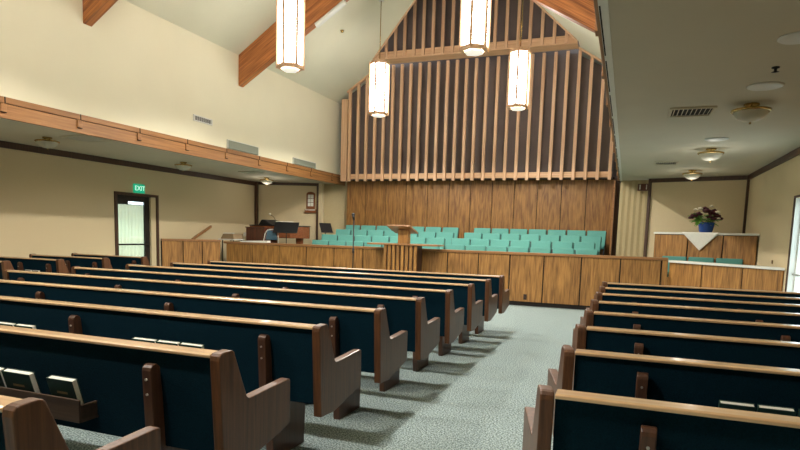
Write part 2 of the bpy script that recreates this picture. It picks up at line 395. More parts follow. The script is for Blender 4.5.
# ------------------------------------------------------------------ chancel wall: panels, slat screen, leaning upper screen
struct(B(XL-0.1, XR+0.1, YW+0.75, YW+0.9, 0, 8.2).build('wall_front', M['slatback']))
pw = struct(B(-7.86, -0.40, YW+0.012, YW+0.06, 0.6, 3.02).build('wall_panelled', M['dark']))
joints = [-7.858, -7.241, -6.607, -5.975, -5.329, -4.700, -4.089, -3.493, -2.890, -2.283, -1.671, -1.051, -0.401]
for a, b in zip(joints[:-1], joints[1:]):
    B(a+0.008, b-0.008, YW-0.01, YW+0.012, 0.6, 2.96).build('wood_panel', M['oakwall'], pw, 0.002)
struct(B(-0.40, -0.36, YW-0.42, YW+0.06, 0.6, 2.90).build('trim_panel_return', M['oakcap'], bevel=0.003))
YS = 15.55
xs = [-7.600+0.2596*i for i in range(15)]+[-3.966+0.2880*i for i in range(1, 13)]
scr = struct(MB().prism([(-7.7, 2.96), (-0.44, 2.96), (-0.44, zc(-0.44)-0.01), (-1.5, 6.05), (-6.6, 6.05), (-7.7, zc(-7.7)-0.01)], 1, YS+0.22, YS+0.26).build('wall_screen_backing', M['slatback']))
sc = thing('slat_screen', 'tall screen of pale vertical wooden slats over the panelled choir wall', 'slat screen', (-4.0, YS, 2.92))
def P_(mb, root, name, m, bevel=0.0, label=None):
    l = root.location
    mb.v = [(x-l.x, y-l.y, z-l.z) for x, y, z in mb.v]
    return mb.build(name, m, root, bevel, label=label)
P_(B(-7.66, -0.46, YS+0.03, YS+0.085, 2.985, 3.125), sc, 'bottom_rail', M['slatx'], 0.004)
for x in xs:
    zt = min(6.05, zc(x)-0.02)
    P_(B(x-0.038, x+0.038, YS-0.05, YS+0.03, 2.92, zt), sc, 'slat', M['slat'], 0.004)
P_(B(-7.87, -7.68, YS-0.02, YS+0.10, 2.92, 5.22), sc, 'side_board', M['slat'], 0.004)
# edge trims under the ceiling slope
def edge(x0, x1, y0, y1, th=0.05):
    return MB().hexa([(x0,y0,zc(x0)-th-0.005),(x1,y0,zc(x1)-th-0.005),(x1,y1,zc(x1)-th-0.005),(x0,y1,zc(x0)-th-0.005)],
                     [(x0,y0,zc(x0)-0.005),(x1,y0,zc(x1)-0.005),(x1,y1,zc(x1)-0.005),(x0,y1,zc(x0)-0.005)])
P_(edge(-7.68, -6.62, YS-0.08, YS+0.05), sc, 'edge_trim', M['slat'], 0.003)
P_(edge(-0.42, -1.42, YS-0.08, YS+0.05), sc, 'edge_trim', M['slat'], 0.003)

us = thing('upper_slat_screen', 'upper slatted gable screen rising through the ceiling above the long crossbar', 'slat screen', (-4.0, YU, ZU))
P_(B(xl+0.02, xr-0.02, YU-0.02, YU+0.44, ZU, ZU+0.05), us, 'crossbar_soffit', M['slatx'], 0.004)
P_(B(xl+0.02, xr-0.02, YU+0.0, YU+0.06, ZU+0.05, ZU+0.20), us, 'crossbar', M['slatx'], 0.004)
P_(B(xl+0.02, xr-0.02, YU+0.14, YU+0.18, ZU+0.05, 10.58), us, 'backing', M['slatback'])
for x in xs:
    if not xl+0.06 < x < xr-0.06: continue
    P_(B(x-0.038, x+0.038, YU-0.06, YU-0.001, ZU+0.02, 10.57), us, 'slat', M['slat'], 0.004)
def cut_trim(p, q):
    d = Vector((q[0]-p[0], q[1]-p[1])); n_ = Vector((-d.y, d.x)).normalized()*0.05
    if n_.y < 0: n_ = -n_
    a = [(p[0], p[1], zc(p[0])), (q[0], q[1], zc(q[0])), (q[0]+n_.x, q[1]+n_.y, zc(q[0])), (p[0]+n_.x, p[1]+n_.y, zc(p[0]))]
    return MB().hexa([(x, y, z-0.012) for x, y, z in a], [(x, y, z+0.155) for x, y, z in a])
struct(cut_trim((xl+0.03, YU-0.07), (XRIDGE-0.005, YAL)).build('trim_10', M['slat'], bevel=0.003))
struct(cut_trim((xr-0.03, YU-0.07), (XRIDGE+0.005, YAR)).build('trim_11', M['slat'], bevel=0.003))

# ------------------------------------------------------------------ ceiling beams
def beam(side, y, label):
    xa, d0, d1 = (XF+0.003, 0.648, 0.82) if side == 'l' else (XR0-0.003, 0.66, 0.89)
    o = MB().prism([(xa, zc(xa)-d0), (XRIDGE, ZRIDGE-d1), (XRIDGE, ZRIDGE-0.005), (xa, zc(xa)-0.005)], 1, y, y+0.16).build('ceiling_beam', M['beam_'+side], bevel=0.006)
    tag(o, label, 'beam', 'laminated ceiling beams')
    return o
beam('l', 11.0, 'laminated wood beam on the left ceiling slope behind the nearest pendant lamp')
beam('l', 7.08, 'short visible end of a wood beam at the top left corner')
beam('r', 11.0, 'orange laminated beam on the right ceiling slope beside the dark soffit')
tb = tag(MB().frust((-6.15, 10.94, 5.57), (-5.50, 10.94, 5.97), 0.055, 0.055, 16).build('tube_light', M['whitemetal'], bevel=0.01), 'white tube fixture fixed to the lower edge of the left beam', 'light fixture')
tag(MB().lathe([(0.0, -0.05), (0.03, -0.045), (0.035, -0.02), (0.05, 0.0), (0.0, 0.0)], (-6.56, 12.9, zc(-6.56)-0.015), 12).build('sprinkler', M['brass']), 'tiny sprinkler head on the pale ceiling slope left of the slats', 'sprinkler')

# ------------------------------------------------------------------ pendant lamps
def make_pendant(loc, label):
    x, y, z = loc
    root = thing('pendant_lamp', label, 'pendant lamp', loc, 0, 'hexagonal pendant lamps')
    R, hh = 0.205, 1.18
    pt = [(R*math.sin(PI+i*PI/3), R*math.cos(PI+i*PI/3)) for i in range(6)]
    for i in range(6):
        a, b = pt[i], pt[(i+1) % 6]
        ax, ay, bx, by = a[0]*0.93, a[1]*0.93, b[0]*0.93, b[1]*0.93
        MB().hexa([(ax*0.95,ay*0.95,0.05),(bx*0.95,by*0.95,0.05),(bx,by,0.05),(ax,ay,0.05)], [(ax*0.95,ay*0.95,hh-0.04),(bx*0.95,by*0.95,hh-0.04),(bx,by,hh-0.04),(ax,ay,hh-0.04)]).build('diffuser_panel', M['glow'], root)
        MB().frust((a[0]*1.07,a[1]*1.07,0.0), (a[0]*1.07,a[1]*1.07,hh), 0.024, 0.024, 6, True, False).build('stile', M['slat'], root)
    def ring(z0, z1, ro, ri):
        mb = MB()
        for i in range(6):
            a, b = pt[i], pt[(i+1) % 6]
            mb.hexa([(a[0]*ri,a[1]*ri,z0),(b[0]*ri,b[1]*ri,z0),(b[0]*ro,b[1]*ro,z0),(a[0]*ro,a[1]*ro,z0)], [(a[0]*ri,a[1]*ri,z1),(b[0]*ri,b[1]*ri,z1),(b[0]*ro,b[1]*ro,z1),(a[0]*ro,a[1]*ro,z1)])
        return mb
    ring(0.0, 0.06, 1.12, 0.80).build('bottom_ring', M['slat'], root, 0.003)
    ring(hh-0.05, hh, 1.12, 0.80).build('top_ring', M['slat'], root, 0.003)
    MB().prism([(p[0]*0.98, p[1]*0.98) for p in pt], 2, hh, hh+0.03).build('top_cap', M['slat'], root, 0.003)
    MB().prism([(p[0]*0.72, p[1]*0.72) for p in pt], 2, -0.03, 0.02).build('bottom_lens', M['glowbowl'], root, 0.012)
    zt = zc(x)-z
    MB().frust((0,0,hh+0.03), (0,0,zt-0.02), 0.010, 0.010, 8).build('rod', M['brass'], root)
    MB().frust((0,0,zt-0.10), (0,0,zt-0.0), 0.06, 0.07, 14).build('canopy', M['whitemetal'], root)
    ld = bpy.data.lights.new('pendant_downlight', 'SPOT'); ld.energy = SPOT_W; ld.spot_size = 2.75; ld.spot_blend = 0.35
    ld.color = WARM; ld.shadow_soft_size = 0.06
    lo = bpy.data.objects.new('downlight', ld); C.objects.link(lo); lo.parent = root; lo.location = (0, 0, -0.05)
    return root
PX = (-5.58, -2.36)
make_pendant((PX[0], 9.05, 4.19), 'lit hexagonal pendant lamp at left, hanging in front of the wood beam')
make_pendant((PX[1], 9.05, 4.22), 'lit pendant lamp nearest the top centre of the photo, in front of the crossbar')
make_pendant((PX[0], 12.9, 4.17), 'lit pendant lamp hanging at the left end of the slat crossbar')
make_pendant((PX[1], 12.9, 4.17), 'lit pendant lamp hanging right of centre with its top below the crossbar')
for y, nm in ((5.15, 'over the middle pews'), (1.25, 'over the rear pews')):
    for x, sd in zip(PX, ('left', 'right')):
        make_pendant((x, y, 4.19), 'lit pendant lamp in the %s row %s, above the view' % (sd, nm))

# ------------------------------------------------------------------ wall vents and grilles on the left upper wall
def louver(y0, y1, z0, z1, label):
    root = thing('air_vent', label, 'vent', (XF, (y0+y1)/2, z0))
    w_ = (y1-y0)/2; h_ = z1-z0
    mb = MB(); mb.box(0.0, 0.02, -w_, w_, 0, 0.02); mb.box(0.0, 0.02, -w_, w_, h_-0.02, h_); mb.box(0, 0.02, -w_, -w_+0.03, 0.02, h_-0.02); mb.box(0, 0.02, w_-0.03, w_, 0.02, h_-0.02)
    mb.build('frame', M['whitemetal'], root, 0.002)
    B(0.0, 0.004, -w_+0.03, w_-0.03, 0.02, h_-0.02).build('backing', M['dark'], root)
    n = 9
    for i in range(n):
        y = -w_+0.05+(2*w_-0.1)*i/(n-1)
        B(0.004, 0.016, y-0.006, y+0.006, 0.02, h_-0.02).build('vane', M['whitemetal'], root)
louver(9.55, 10.12, 3.53, 3.65, 'white louvred air vent high on the cream wall')
for y0, y1, z0, z1, lb in ((10.60, 11.70, 3.15, 3.32, 'longer grey grille on the cream wall above the wood fascia'), (13.25, 14.38, 3.145, 3.29, 'grey grille on the cream wall nearest the slat screen')):
    g = thing('wall_grille', lb, 'grille', (XF, (y0+y1)/2, z0), 0, 'grey wall grilles')
    w_ = (y1-y0)/2
    B(0.001, 0.03, -w_, w_, 0, z1-z0).build('grille_cloth', M['grille'], g, 0.002)
    mb = MB(); h_ = z1-z0
    mb.box(0.001, 0.036, -w_-0.012, -w_, 0, h_); mb.box(0.001, 0.036, w_, w_+0.012, 0, h_); mb.box(0.001, 0.036, -w_-0.012, w_+0.012, h_, h_+0.012)
    mb.build('frame', M['whitemetal'], g, 0.002)

# ------------------------------------------------------------------ soffit lights, vents, speaker discs
def bowl_light(x, y, label, s=1.0, watts=0):
    root = thing('bowl_ceiling_light', label, 'ceiling light', (x, y, ZS), 0, 'glass bowl lights under the aisle soffits')
    MB().lathe([(0.0,0.0),(0.075*s,0.0),(0.075*s,-0.02),(0.02,-0.035),(0.012,-0.05),(0.012,-0.16),(0.0,-0.16)], n=16).build('ceiling_mount', M['brass'], root)
    MB().lathe([(0.168*s,-0.055),(0.185*s,-0.06),(0.188*s,-0.075),(0.175*s,-0.085),(0.16*s,-0.075),(0.168*s,-0.055)], n=24).build('rim', M['brass'], root)
    for k in range(3):
        a = 2*PI*k/3+0.4
        MB().frust((0.02*math.cos(a),0.02*math.sin(a),-0.03), (0.172*s*math.cos(a),0.172*s*math.sin(a),-0.07), 0.007, 0.007, 6).build('arm', M['brass'], root)
    MB().lathe([(0.168*s,-0.07),(0.155*s,-0.11),(0.12*s,-0.15),(0.07*s,-0.175),(0.0,-0.185)], n=24).build('glass_bowl', M['bowl'], root)
    MB().ball((0,0,-0.195), 0.012).build('finial', M['brass'], root)
    if watts:
        ld = bpy.data.lights.new('bowl_fill', 'POINT'); ld.energy = watts; ld.color = (1.0, 0.93, 0.82); ld.shadow_soft_size = 0.10  # fill light added under the bowl to brighten the walls around it
        lo = bpy.data.objects.new('added_fill', ld); C.objects.link(lo); lo.parent = root; lo.location = (0, 0, -0.31)
    return root
bowl_light(1.115, 7.18, 'glass bowl light nearest on the right soffit, beside the round white disc')
bowl_light(1.115, 10.35, 'middle glass bowl light on the right soffit with brass rim', 1.0, 3.5)
bowl_light(1.13, 13.3, 'farthest glass bowl light on the right soffit above the flowers', 1.0, 4)
bowl_light(-9.2, 7.30, 'nearest glass bowl light under the left soffit beside a flat vent')
bowl_light(-9.25, 10.62, 'glass bowl light under the left soffit above the exit sign')
bowl_light(-9.35, 14.0, 'farthest glass bowl light under the left soffit above the piano', 1.0, 8)
def soffit_vent(x, y, lx, ly, label):
    root = thing('ceiling_vent', label, 'vent', (x, y, ZS), 0, 'square vents in the soffits')
    mb = MB(); f = 0.03
    mb.box(-lx, lx, -ly, -ly+f, -0.02, -0.0); mb.box(-lx, lx, ly-f, ly, -0.02, 0); mb.box(-lx, -lx+f, -ly+f, ly-f, -0.02, 0); mb.box(lx-f, lx, -ly+f, ly-f, -0.02, 0)
    mb.build('frame', M['soffit'], root, 0.003)
    B(-lx+f, lx-f, -ly+f, ly-f, -0.004, -0.001).build('backing', M['dark'], root)
    n = 9
    for i in range(n):
        xx = -lx+f+(2*lx-2*f)*(i+0.5)/n
        MB().hexa([(xx+0.004,-ly+f,-0.004),(xx+0.007,-ly+f,-0.004),(xx+0.007,ly-f,-0.004),(xx+0.004,ly-f,-0.004)], [(xx-0.007,-ly+f,-0.016),(xx-0.004,-ly+f,-0.016),(xx-0.004,ly-f,-0.016),(xx-0.007,ly-f,-0.016)]).build('vane', M['soffit'], root)
soffit_vent(0.57, 7.42, 0.23, 0.23, 'nearer square louvred vent in the right soffit')
soffit_vent(0.57, 12.0, 0.20, 0.20, 'farther small louvred vent in the right soffit')
soffit_vent(-8.55, 7.50, 0.28, 0.28, 'dark vent in the left soffit beside the nearest bowl light')
soffit_vent(-8.87, 12.6, 0.25, 0.2, 'dark vent in the left soffit before the farthest bowl light')
for x, y, r, lb in ((1.09, 6.40, 0.15, 'white round disc in the right soffit, nearer than the bowl lights'), (1.03, 5.0, 0.13, 'white round disc in the right soffit cut by the frame edge'), (1.07, 9.4, 0.15, 'flat round disc in the right soffit before the middle bowl light')):
    tag(MB().lathe([(0,0),(r,0),(r,-0.008),(r*0.9,-0.016),(0,-0.016)], (x, y, ZS-0.001), 28).build('ceiling_disc', M['whitemetal']), lb, 'ceiling speaker', 'round discs in the right soffit')
tag(MB().lathe([(0,0),(0.03,0),(0.03,-0.01),(0.012,-0.015),(0.012,-0.035),(0.03,-0.04),(0,-0.045)], (1.045, 5.77, ZS), 12).build('sprinkler', M['black']), 'small dark sprinkler head on the right soffit near the white disc', 'sprinkler')

# ------------------------------------------------------------------ doors
def text_mesh(body, size, depth):
    cu = bpy.data.curves.new('letters', 'FONT'); cu.body = body; cu.size = size; cu.extrude = depth; cu.align_x = 'CENTER'; cu.align_y = 'CENTER'
    o = bpy.data.objects.new('letters', cu); C.objects.link(o)
    dg = bpy.context.evaluated_depsgraph_get(); me = bpy.data.meshes.new_from_object(o.evaluated_get(dg))
    bpy.data.objects.remove(o); return me
def exit_sign(loc, rz, label):
    root = thing('exit_sign', label, 'exit sign', loc, rz)
    B(-0.15, 0.15, -0.05, 0.0, -0.10, 0.10).build('housing', M['exitgreen'], root, 0.008)
    me = text_mesh('EXIT', 0.15, 0.002); me.materials.clear(); me.materials.append(M['exitletter'])
    o = bpy.data.objects.new('letters', me); C.objects.link(o); o.parent = root; o.location = (0, -0.053, 0); o.rotation_euler = (PI/2, 0, 0)
exit_sign((XL+0.001, 10.57, 2.30), PI/2, 'green lit exit sign above the curtained door')
exit_sign((XR-0.001, 9.75, 2.42), -PI/2, 'green lit exit sign above the bright right doorway')
# left door: dark frame, leaf with glass, closer, bar; sheer curtain
d1 = struct(MB().box(XL-0.14, XL+0.03, DL0-0.07, DL0-0.0, 0.001, DLZ+0.06).box(XL-0.14, XL+0.03, DL1, DL1+0.07, 0.001, DLZ+0.06).box(XL-0.14, XL+0.03, DL0, DL1, DLZ, DLZ+0.06).build('door_1', M['darktrim'], bevel=0.005))
mb = MB(); xa, xb = XL-0.10, XL-0.05; l0, l1 = DL0+0.005, DL1-0.15
mb.box(xa, xb, l0, l0+0.08, 0.02, DLZ); mb.box(xa, xb, l1-0.14, l1, 0.02, DLZ); mb.box(xa, xb, l0+0.08, l1-0.14, DLZ-0.13, DLZ); mb.box(xa, xb, l0+0.08, l1-0.14, 0.02, 0.24)
mb.build('leaf_frame', M['doorframe'], d1, 0.004)
B(XL-0.08, XL-0.075, l0+0.08, l1-0.14, 0.24, DLZ-0.13).build('pane', M['pane'], d1)
B(XL-0.14, XL-0.0, l1, DL1, 0.001, DLZ).build('jamb', M['beige'], d1)
B(XL-0.06, XL-0.02, l0+0.04, l0+0.34, DLZ-0.20, DLZ-0.09).build('closer', M['doorframe'], d1, 0.005)
MB().frust((XL-0.03, l0+0.05, 1.03), (XL-0.03, l1-0.05, 1.03), 0.02, 0.02, 10).build('push_bar', M['doorframe'], d1)
B(XL-0.07, XL-0.03, l1-0.1, l1-0.04, 0.98, 1.14).build('latch', M['doorframe'], d1, 0.005)
mb = MB(); n = 60; ya, yb = l0+0.02, l1-0.07; vs = []; fs = []
for i in range(n+1):
    y = ya+(yb-ya)*i/n; x = XL-0.142+0.020*math.sin(i*0.95)+0.006*math.sin(i*0.41)
    vs += [(x, y, 0.26), (x, y, DLZ-0.20)]
for i in range(n): fs.append((2*i, 2*i+2, 2*i+3, 2*i+1))
mb.add(vs, fs, True)
cu = thing('door_curtain', 'pleated sheer white curtain behind the glass of the left door', 'curtain', (XL-0.142, (ya+yb)/2, 0.26))
P_(mb, cu, 'fabric', M['sheer']); cu.children[0].modifiers.new('thick', 'SOLIDIFY').thickness = 0.003
P_(MB().frust((XL-0.142, ya-0.02, DLZ-0.195), (XL-0.142, yb+0.02, DLZ-0.195), 0.008, 0.008, 8), cu, 'rod', M['doorframe'])
d2 = struct(MB().box(XR-0.02, XR-0.001, DR0-0.05, DR0, 0.001, DRZ+0.035).box(XR-0.02, XR-0.001, DR1, DR1+0.03, 0.001, DRZ+0.035).box(XR-0.02, XR-0.001, DR0, DR1, DRZ, DRZ+0.035).build('door_2', M['darktrim'], bevel=0.005))
mb = MB(); xa, xb = XR+0.08, XR+0.13
mb.box(xa, xb, DR0+0.005, DR0+0.08, 0.02, DRZ-0.01); mb.box(xa, xb, DR1-0.05, DR1-0.005, 0.02, DRZ-0.01); mb.box(xa, xb, DR0+0.08, DR1-0.05, DRZ-0.06, DRZ-0.01); mb.box(xa, xb, DR0+0.08, DR1-0.05, 0.02, 0.2)
mb.build('leaf_frame', M['white'], d2, 0.004)
MB().box(XR+0.0, XR+0.135, DR1-0.02, DR1-0.001, 0.001, DRZ).box(XR, XR+0.135, DR0+0.001, DR0+0.02, 0.001, DRZ).build('reveal_lining', M['white'], d2)
B(XR+0.10, XR+0.105, DR0+0.08, DR1-0.05, 0.2, DRZ-0.06).build('pane', M['pane'], d2)
MB().frust((XR+0.06, DR0+0.08, 1.0), (XR+0.06, DR1-0.04, 1.0), 0.018, 0.018, 10).build('push_bar', M['chrome'], d2)

# ------------------------------------------------------------------ pews
def arc(cx, cy, r, a0, a1, n=5): return [(cx+r*math.cos(a0+(a1-a0)*i/n), cy+r*math.sin(a0+(a1-a0)*i/n)) for i in range(n+1)]
END = [(y_, z_-0.012 if z_ > 0.8 else z_) for y_, z_ in ([(0.035, 0.33), (0.0, 0.86)] + arc(0.03, 0.865, 0.03, PI, PI/2, 3)[1:] + [(0.085, 0.897)] + arc(0.085, 0.867, 0.03, PI/2, 0.1, 3)[1:]
       + [(0.205, 0.645), (0.225, 0.632), (0.565, 0.648)] + arc(0.577, 0.636, 0.012, PI/2, 0, 2)[1:] + [(0.592, 0.42), (0.575, 0.395), (0.20, 0.322)])]
def make_pew(x0, x1, y0, label, group, sup, racks, splay=0.0):
    cx = (x0+x1)/2
    root = thing('pew', label, 'pew', (cx, y0, 0), 0, group)
    a, b = x0-cx, x1-cx; T = 0.052
    MB().prism(END, 0, b-T, b).build('end_panel', M['pew'], root, 0.006, seg=2)
    mb = MB().prism(END, 0, a, a+T)
    mb.v = [(x-splay*max(0, y_), y_, z) for x, y_, z in mb.v]      # the aisle end leans outward towards its front
    mb.build('end_panel', M['pew'], root, 0.006, seg=2)
    a2, b2 = a+T, b-T
    MB().prism([(0.02, 0.857), (0.045, 0.40), (0.10, 0.39), (0.13, 0.44), (0.075, 0.857)], 0, a2, b2).build('back_panel', M['navy'], root, 0.006)
    MB().prism([(0.004, 0.857), (0.003, 0.870), (0.012, 0.876), (0.088, 0.876), (0.096, 0.870), (0.095, 0.857)], 0, a2, b2).build('top_rail', M['pewrail'], root, 0.003)
    MB().prism([(0.135, 0.40), (0.52, 0.40), (0.535, 0.425), (0.53, 0.46), (0.50, 0.475), (0.14, 0.445)], 0, a2, b2).build('seat', M['navy'], root, 0.01)
    for x in sup:
        x -= cx
        poly = [(0.43, 0.0), (0.45, 0.395), (0.05, 0.396), (0.036, 0.62), (0.018, 0.78)] + arc(-0.012, 0.775, 0.03, 0.2, PI, 6) + [(-0.022, 0.40), (0.03, 0.30), (0.06, 0.0)]
        s = MB().prism(poly, 0, x-0.026, x+0.026).build('support', M['pewleg'], root, 0.008)
        for z in (0.735, 0.665):
            MB().frust((x-0.0, -0.050+0.25*(0.78-z)*0.3, z), (x-0.0, -0.030, z), 0.006, 0.006, 8).build('screw', M['chrome'], s)
    for xa, xb in racks:
        xa -= cx; xb -= cx
        r = B(xa, xb, -0.075, -0.063, 0.485, 0.598).build('book_rack', M['rack'], root, 0.003)
        B(xa, xb, -0.063, 0.036, 0.485, 0.497).build('rack_shelf', M['rack'], r, 0.002)
        B(xa, xa+0.014, -0.063, 0.030, 0.497, 0.57).build('rack_side', M['rack'], r, 0.002)
        B(xb-0.014, xb, -0.063, 0.030, 0.497, 0.57).build('rack_side', M['rack'], r, 0.002)
    return root
PY0, PS = 2.0712, 0.9005
rackbays = [(-3.12, -2.37), (-4.75, -3.80)]
MIDSUP = (-1.99, -3.53, -5.03, -6.50)
names = ['second in the left block', 'third in the left block', 'fourth in the left block', 'fifth in the left block', 'sixth in the left block', 'seventh in the left block', 'eighth in the left block, last but one before the parapet', 'frontmost of the left block, next to the oak parapet']
make_pew(-6.80, -1.655, PY0-PS, 'nearest pew at the bottom left corner, only its wooden end and arm showing', 'navy pews left of the aisle', MIDSUP, [])
for k in range(8):
    extra = {0: 'with three hymn books in its rack', 1: 'with books showing over the rail in front', 2: 'just beyond the pews with books'}.get(k, '')
    make_pew(-6.80, -1.622, PY0+PS*k, ('long navy pew, %s %s' % (names[k], extra)).strip(), 'navy pews left of the aisle', MIDSUP, rackbays if k < 3 else [])
rn = ['nearest', 'second', 'third', 'fourth', 'fifth', 'sixth', 'seventh', 'frontmost']
RX = XR-0.06
for k in range(8):
    rp_ = make_pew(-0.262, RX, 2.1717+PS*k, 'dark navy wooden pew right of the aisle, %s in its block%s' % (rn[k], ', books in its rack' if k == 1 else ''), 'navy pews right of the aisle', (0.113, 1.10, 2.0), [(0.36, 0.98)] if k in (0, 1) else [], 0.24)
    rp_.scale = (1, 1, 0.978)
sn_ = ['nearest', 'second', 'third', 'frontmost']
for k in range(4):
    make_pew(-10.17, -8.36, 5.87+0.875*k, 'short navy pew against the left side wall, %s of the side block' % sn_[k], 'navy pews along the left wall', (-8.56, -9.2, -9.9), [(-9.06, -8.66)] if k == 1 else [])

# hymn books standing in the racks
def make_book(x0, x1, yrail, label, zb=0.498, h=0.20, lean=0.28, th=0.034, kind='hymn_book'):
    w_ = (x1-x0)
    root = thing(kind, label, 'book', ((x0+x1)/2, yrail-0.010, zb), 0, 'hymn books in the pew racks')
    root.rotation_euler = (lean, 0, 0)
    a, b = -w_/2, w_/2
    mb = MB(); mb.box(a, b, -th/2, -th/2+0.003, 0, h); mb.box(a, b, th/2-0.003, th/2, 0, h); mb.box(a, a+0.004, -th/2+0.003, th/2-0.003, 0, h)
    mb.build('cover', M['bookgreen'], root, 0.001)
    B(a+0.004, b-0.005, -th/2+0.003, th/2-0.003, 0.004, h-0.004).build('pages', M['pages'], root)
    B(a+w_*0.3, a+w_*0.7, -th/2-0.0006, -th/2, h*0.62, h*0.68).build('cover_line', M['tan'], root)
y = PY0
make_book(-3.09, -2.90, y, 'dark green hymn book at the left photo edge, left of a pair in the rack')
make_book(-2.885, -2.69, y, 'dark green hymn book, right of the pair in the nearest left rack')
make_book(-2.575, -2.405, y, 'dark green hymn book standing alone at the right end of the nearest rack')
y = PY0+PS
make_book(-2.95, -2.76, y, 'hymn book behind the nearest rail, left of three in the second pew rack', 0.500, 0.217)
make_book(-2.748, -2.578, y, 'hymn book behind the nearest rail, middle of three in the second pew rack', 0.500, 0.217)
make_book(-2.565, -2.395, y, 'hymn book behind the nearest rail, right of three in the second pew rack', 0.500, 0.217)
make_book(-4.22, -4.05, y, 'hymn book at the left frame edge in the second pew, left of two', 0.500, 0.217)
make_book(-4.03, -3.85, y, 'hymn book near the left frame edge in the second pew, right of two', 0.500, 0.217)
y = 2.1717+PS
make_book(0.445, 0.59, y, 'hymn book over the nearest right pew rail, left of three', 0.500, 0.208)
make_book(0.60, 0.745, y, 'hymn book over the nearest right pew rail, middle of three', 0.500, 0.208)
make_book(0.76, 0.905, y, 'hymn book over the nearest right pew rail, right of three', 0.500, 0.208)

y = 5.87+0.875
make_book(-9.02, -8.87, y, 'tiny pale topped hymn book in the side block pew, left of two')
make_book(-8.85, -8.70, y, 'tiny pale topped hymn book in the side block pew, right of two')

# ------------------------------------------------------------------ choir parapet, wings, counter
def panel_run(root, p, q, cuts, z0, z1, m):   # panels along p->q, cuts are distances
    d = Vector((q[0]-p[0], q[1]-p[1])); u = d.normalized(); l = root.location
    for a, b in zip(cuts[:-1], cuts[1:]):
        pa = (p[0]+u.x*(a+0.012), p[1]+u.y*(a+0.012)); pb = (p[0]+u.x*(b-0.012), p[1]+u.y*(b-0.012))
        P_(MB().hexa(*slab(pa, pb, 0.02, z0, z1)), root, 'panel', m, 0.003)
def run(root, p, q, th, off, z0, z1, name, m, bevel=0.003):
    d = Vector((q[0]-p[0], q[1]-p[1])).normalized(); n = Vector((-d.y, d.x))
    P_(MB().hexa(*slab((p[0]+n.x*off, p[1]+n.y*off), (q[0]+n.x*off, q[1]+n.y*off), th, z0, z1)), root, name, m, bevel)
YP = 12.56
par = thing('choir_parapet', 'long oak panelled parapet with cap rail in front of the choir chairs', 'parapet', (-4.4, YP, 0))
pj = [-9.604, -8.814, -8.022, -7.261, -6.5, -5.742, -5.06, -4.37, -3.687, -2.987, -2.303, -1.593, -0.842, -0.093, 0.655]
run(par, (-9.604, YP), (0.70, YP), 0.06, 0.02, 0.001, 1.075, 'backing', M['dark'], 0)
panel_run(par, (-9.604, YP), (0.655, YP), [x+9.604 for x in pj], 0.09, 1.07, M['oak'])
run(par, (-9.66, YP), (0.77, YP), 0.16, -0.03, 1.075, 1.13, 'cap_rail', M['oakcap'], 0.006)
run(par, (0.67, YP), (0.77, YP), 0.10, -0.012, 0.001, 1.075, 'end_post', M['oak'], 0.004)
wl = thing('parapet_wing', 'angled oak panelled wing of the parapet beside the curtained door', 'parapet', (-10.0, 11.9, 0))
p, q = (-10.45, 11.22), (-9.69, YP-0.10); L_ = (Vector(q)-Vector(p)).length
run(wl, p, q, 0.06, 0.02, 0.001, 1.115, 'backing', M['dark'], 0)
panel_run(wl, p, q, [0, L_/3*1.05, L_/3*2.02, L_], 0.09, 1.11, M['oak'])
run(wl, p, q, 0.14, -0.02, 1.115, 1.17, 'cap_rail', M['oakcap'], 0.006)
wr = thing('parapet_wing', 'angled oak wing with a white top beside the right doorway', 'parapet', (1.5, 11.6, 0))
p, q = (0.79, YP-0.0), (XR-0.012, 10.67); L_ = (Vector(q)-Vector(p)).length
P_(MB().prism([(p[0]+0.012, p[1]+0.02), (q[0]-0.01, q[1]+0.03), (q[0]-0.01, q[1]+0.10), (p[0]+0.05, p[1]+0.06)], 2, 0.001, 1.045), wr, 'backing', M['dark'])
panel_run(wr, p, q, [0, L_*0.335, L_*0.69, L_], 0.09, 1.04, M['oak'])
P_(MB().prism([(p[0]-0.02, p[1]-0.05), (q[0], q[1]-0.05), (XR-0.01, 10.95), (p[0]+0.12, p[1]+0.18)], 2, 1.045, 1.085), wr, 'white_top', M['white'], 0.004)
rc = thing('raised_counter', 'raised oak panelled counter with a white top under the flower vase', 'counter', (1.4, 13.3, 0.42))
p, q = (0.53, 13.60), (XR-0.02, 12.80); L_ = (Vector(q)-Vector(p)).length
P_(MB().prism([(p[0]+0.01, p[1]+0.025), (q[0], q[1]+0.03), (q[0], q[1]+0.60), (p[0]+0.20, p[1]+0.55)], 2, 0.421, 1.60), rc, 'body', M['dark'])
panel_run(rc, p, q, [0, L_*0.35, L_*0.69, L_], 0.47, 1.59, M['oak'])
P_(MB().prism([(p[0]-0.02, p[1]-0.025), (q[0]+0.015, q[1]-0.035), (q[0]+0.015, q[1]+0.64), (p[0]+0.22, p[1]+0.60)], 2, 1.60, 1.64), rc, 'white_top', M['white'], 0.004)
ov = B(-0.035, 0.035, -0.012, 0, -0.06, 0.06)
ot = thing('wall_outlet', 'dark outlet plate low on an oak parapet panel', 'outlet', (-1.945, YP-0.001, 0.19))
ov.build('plate', M['darktrim'], ot, 0.003)
for z in (-0.025, 0.025): B(-0.015, 0.015, -0.016, -0.012, z-0.014, z+0.014).build('socket', M['black'], ot, 0.002)

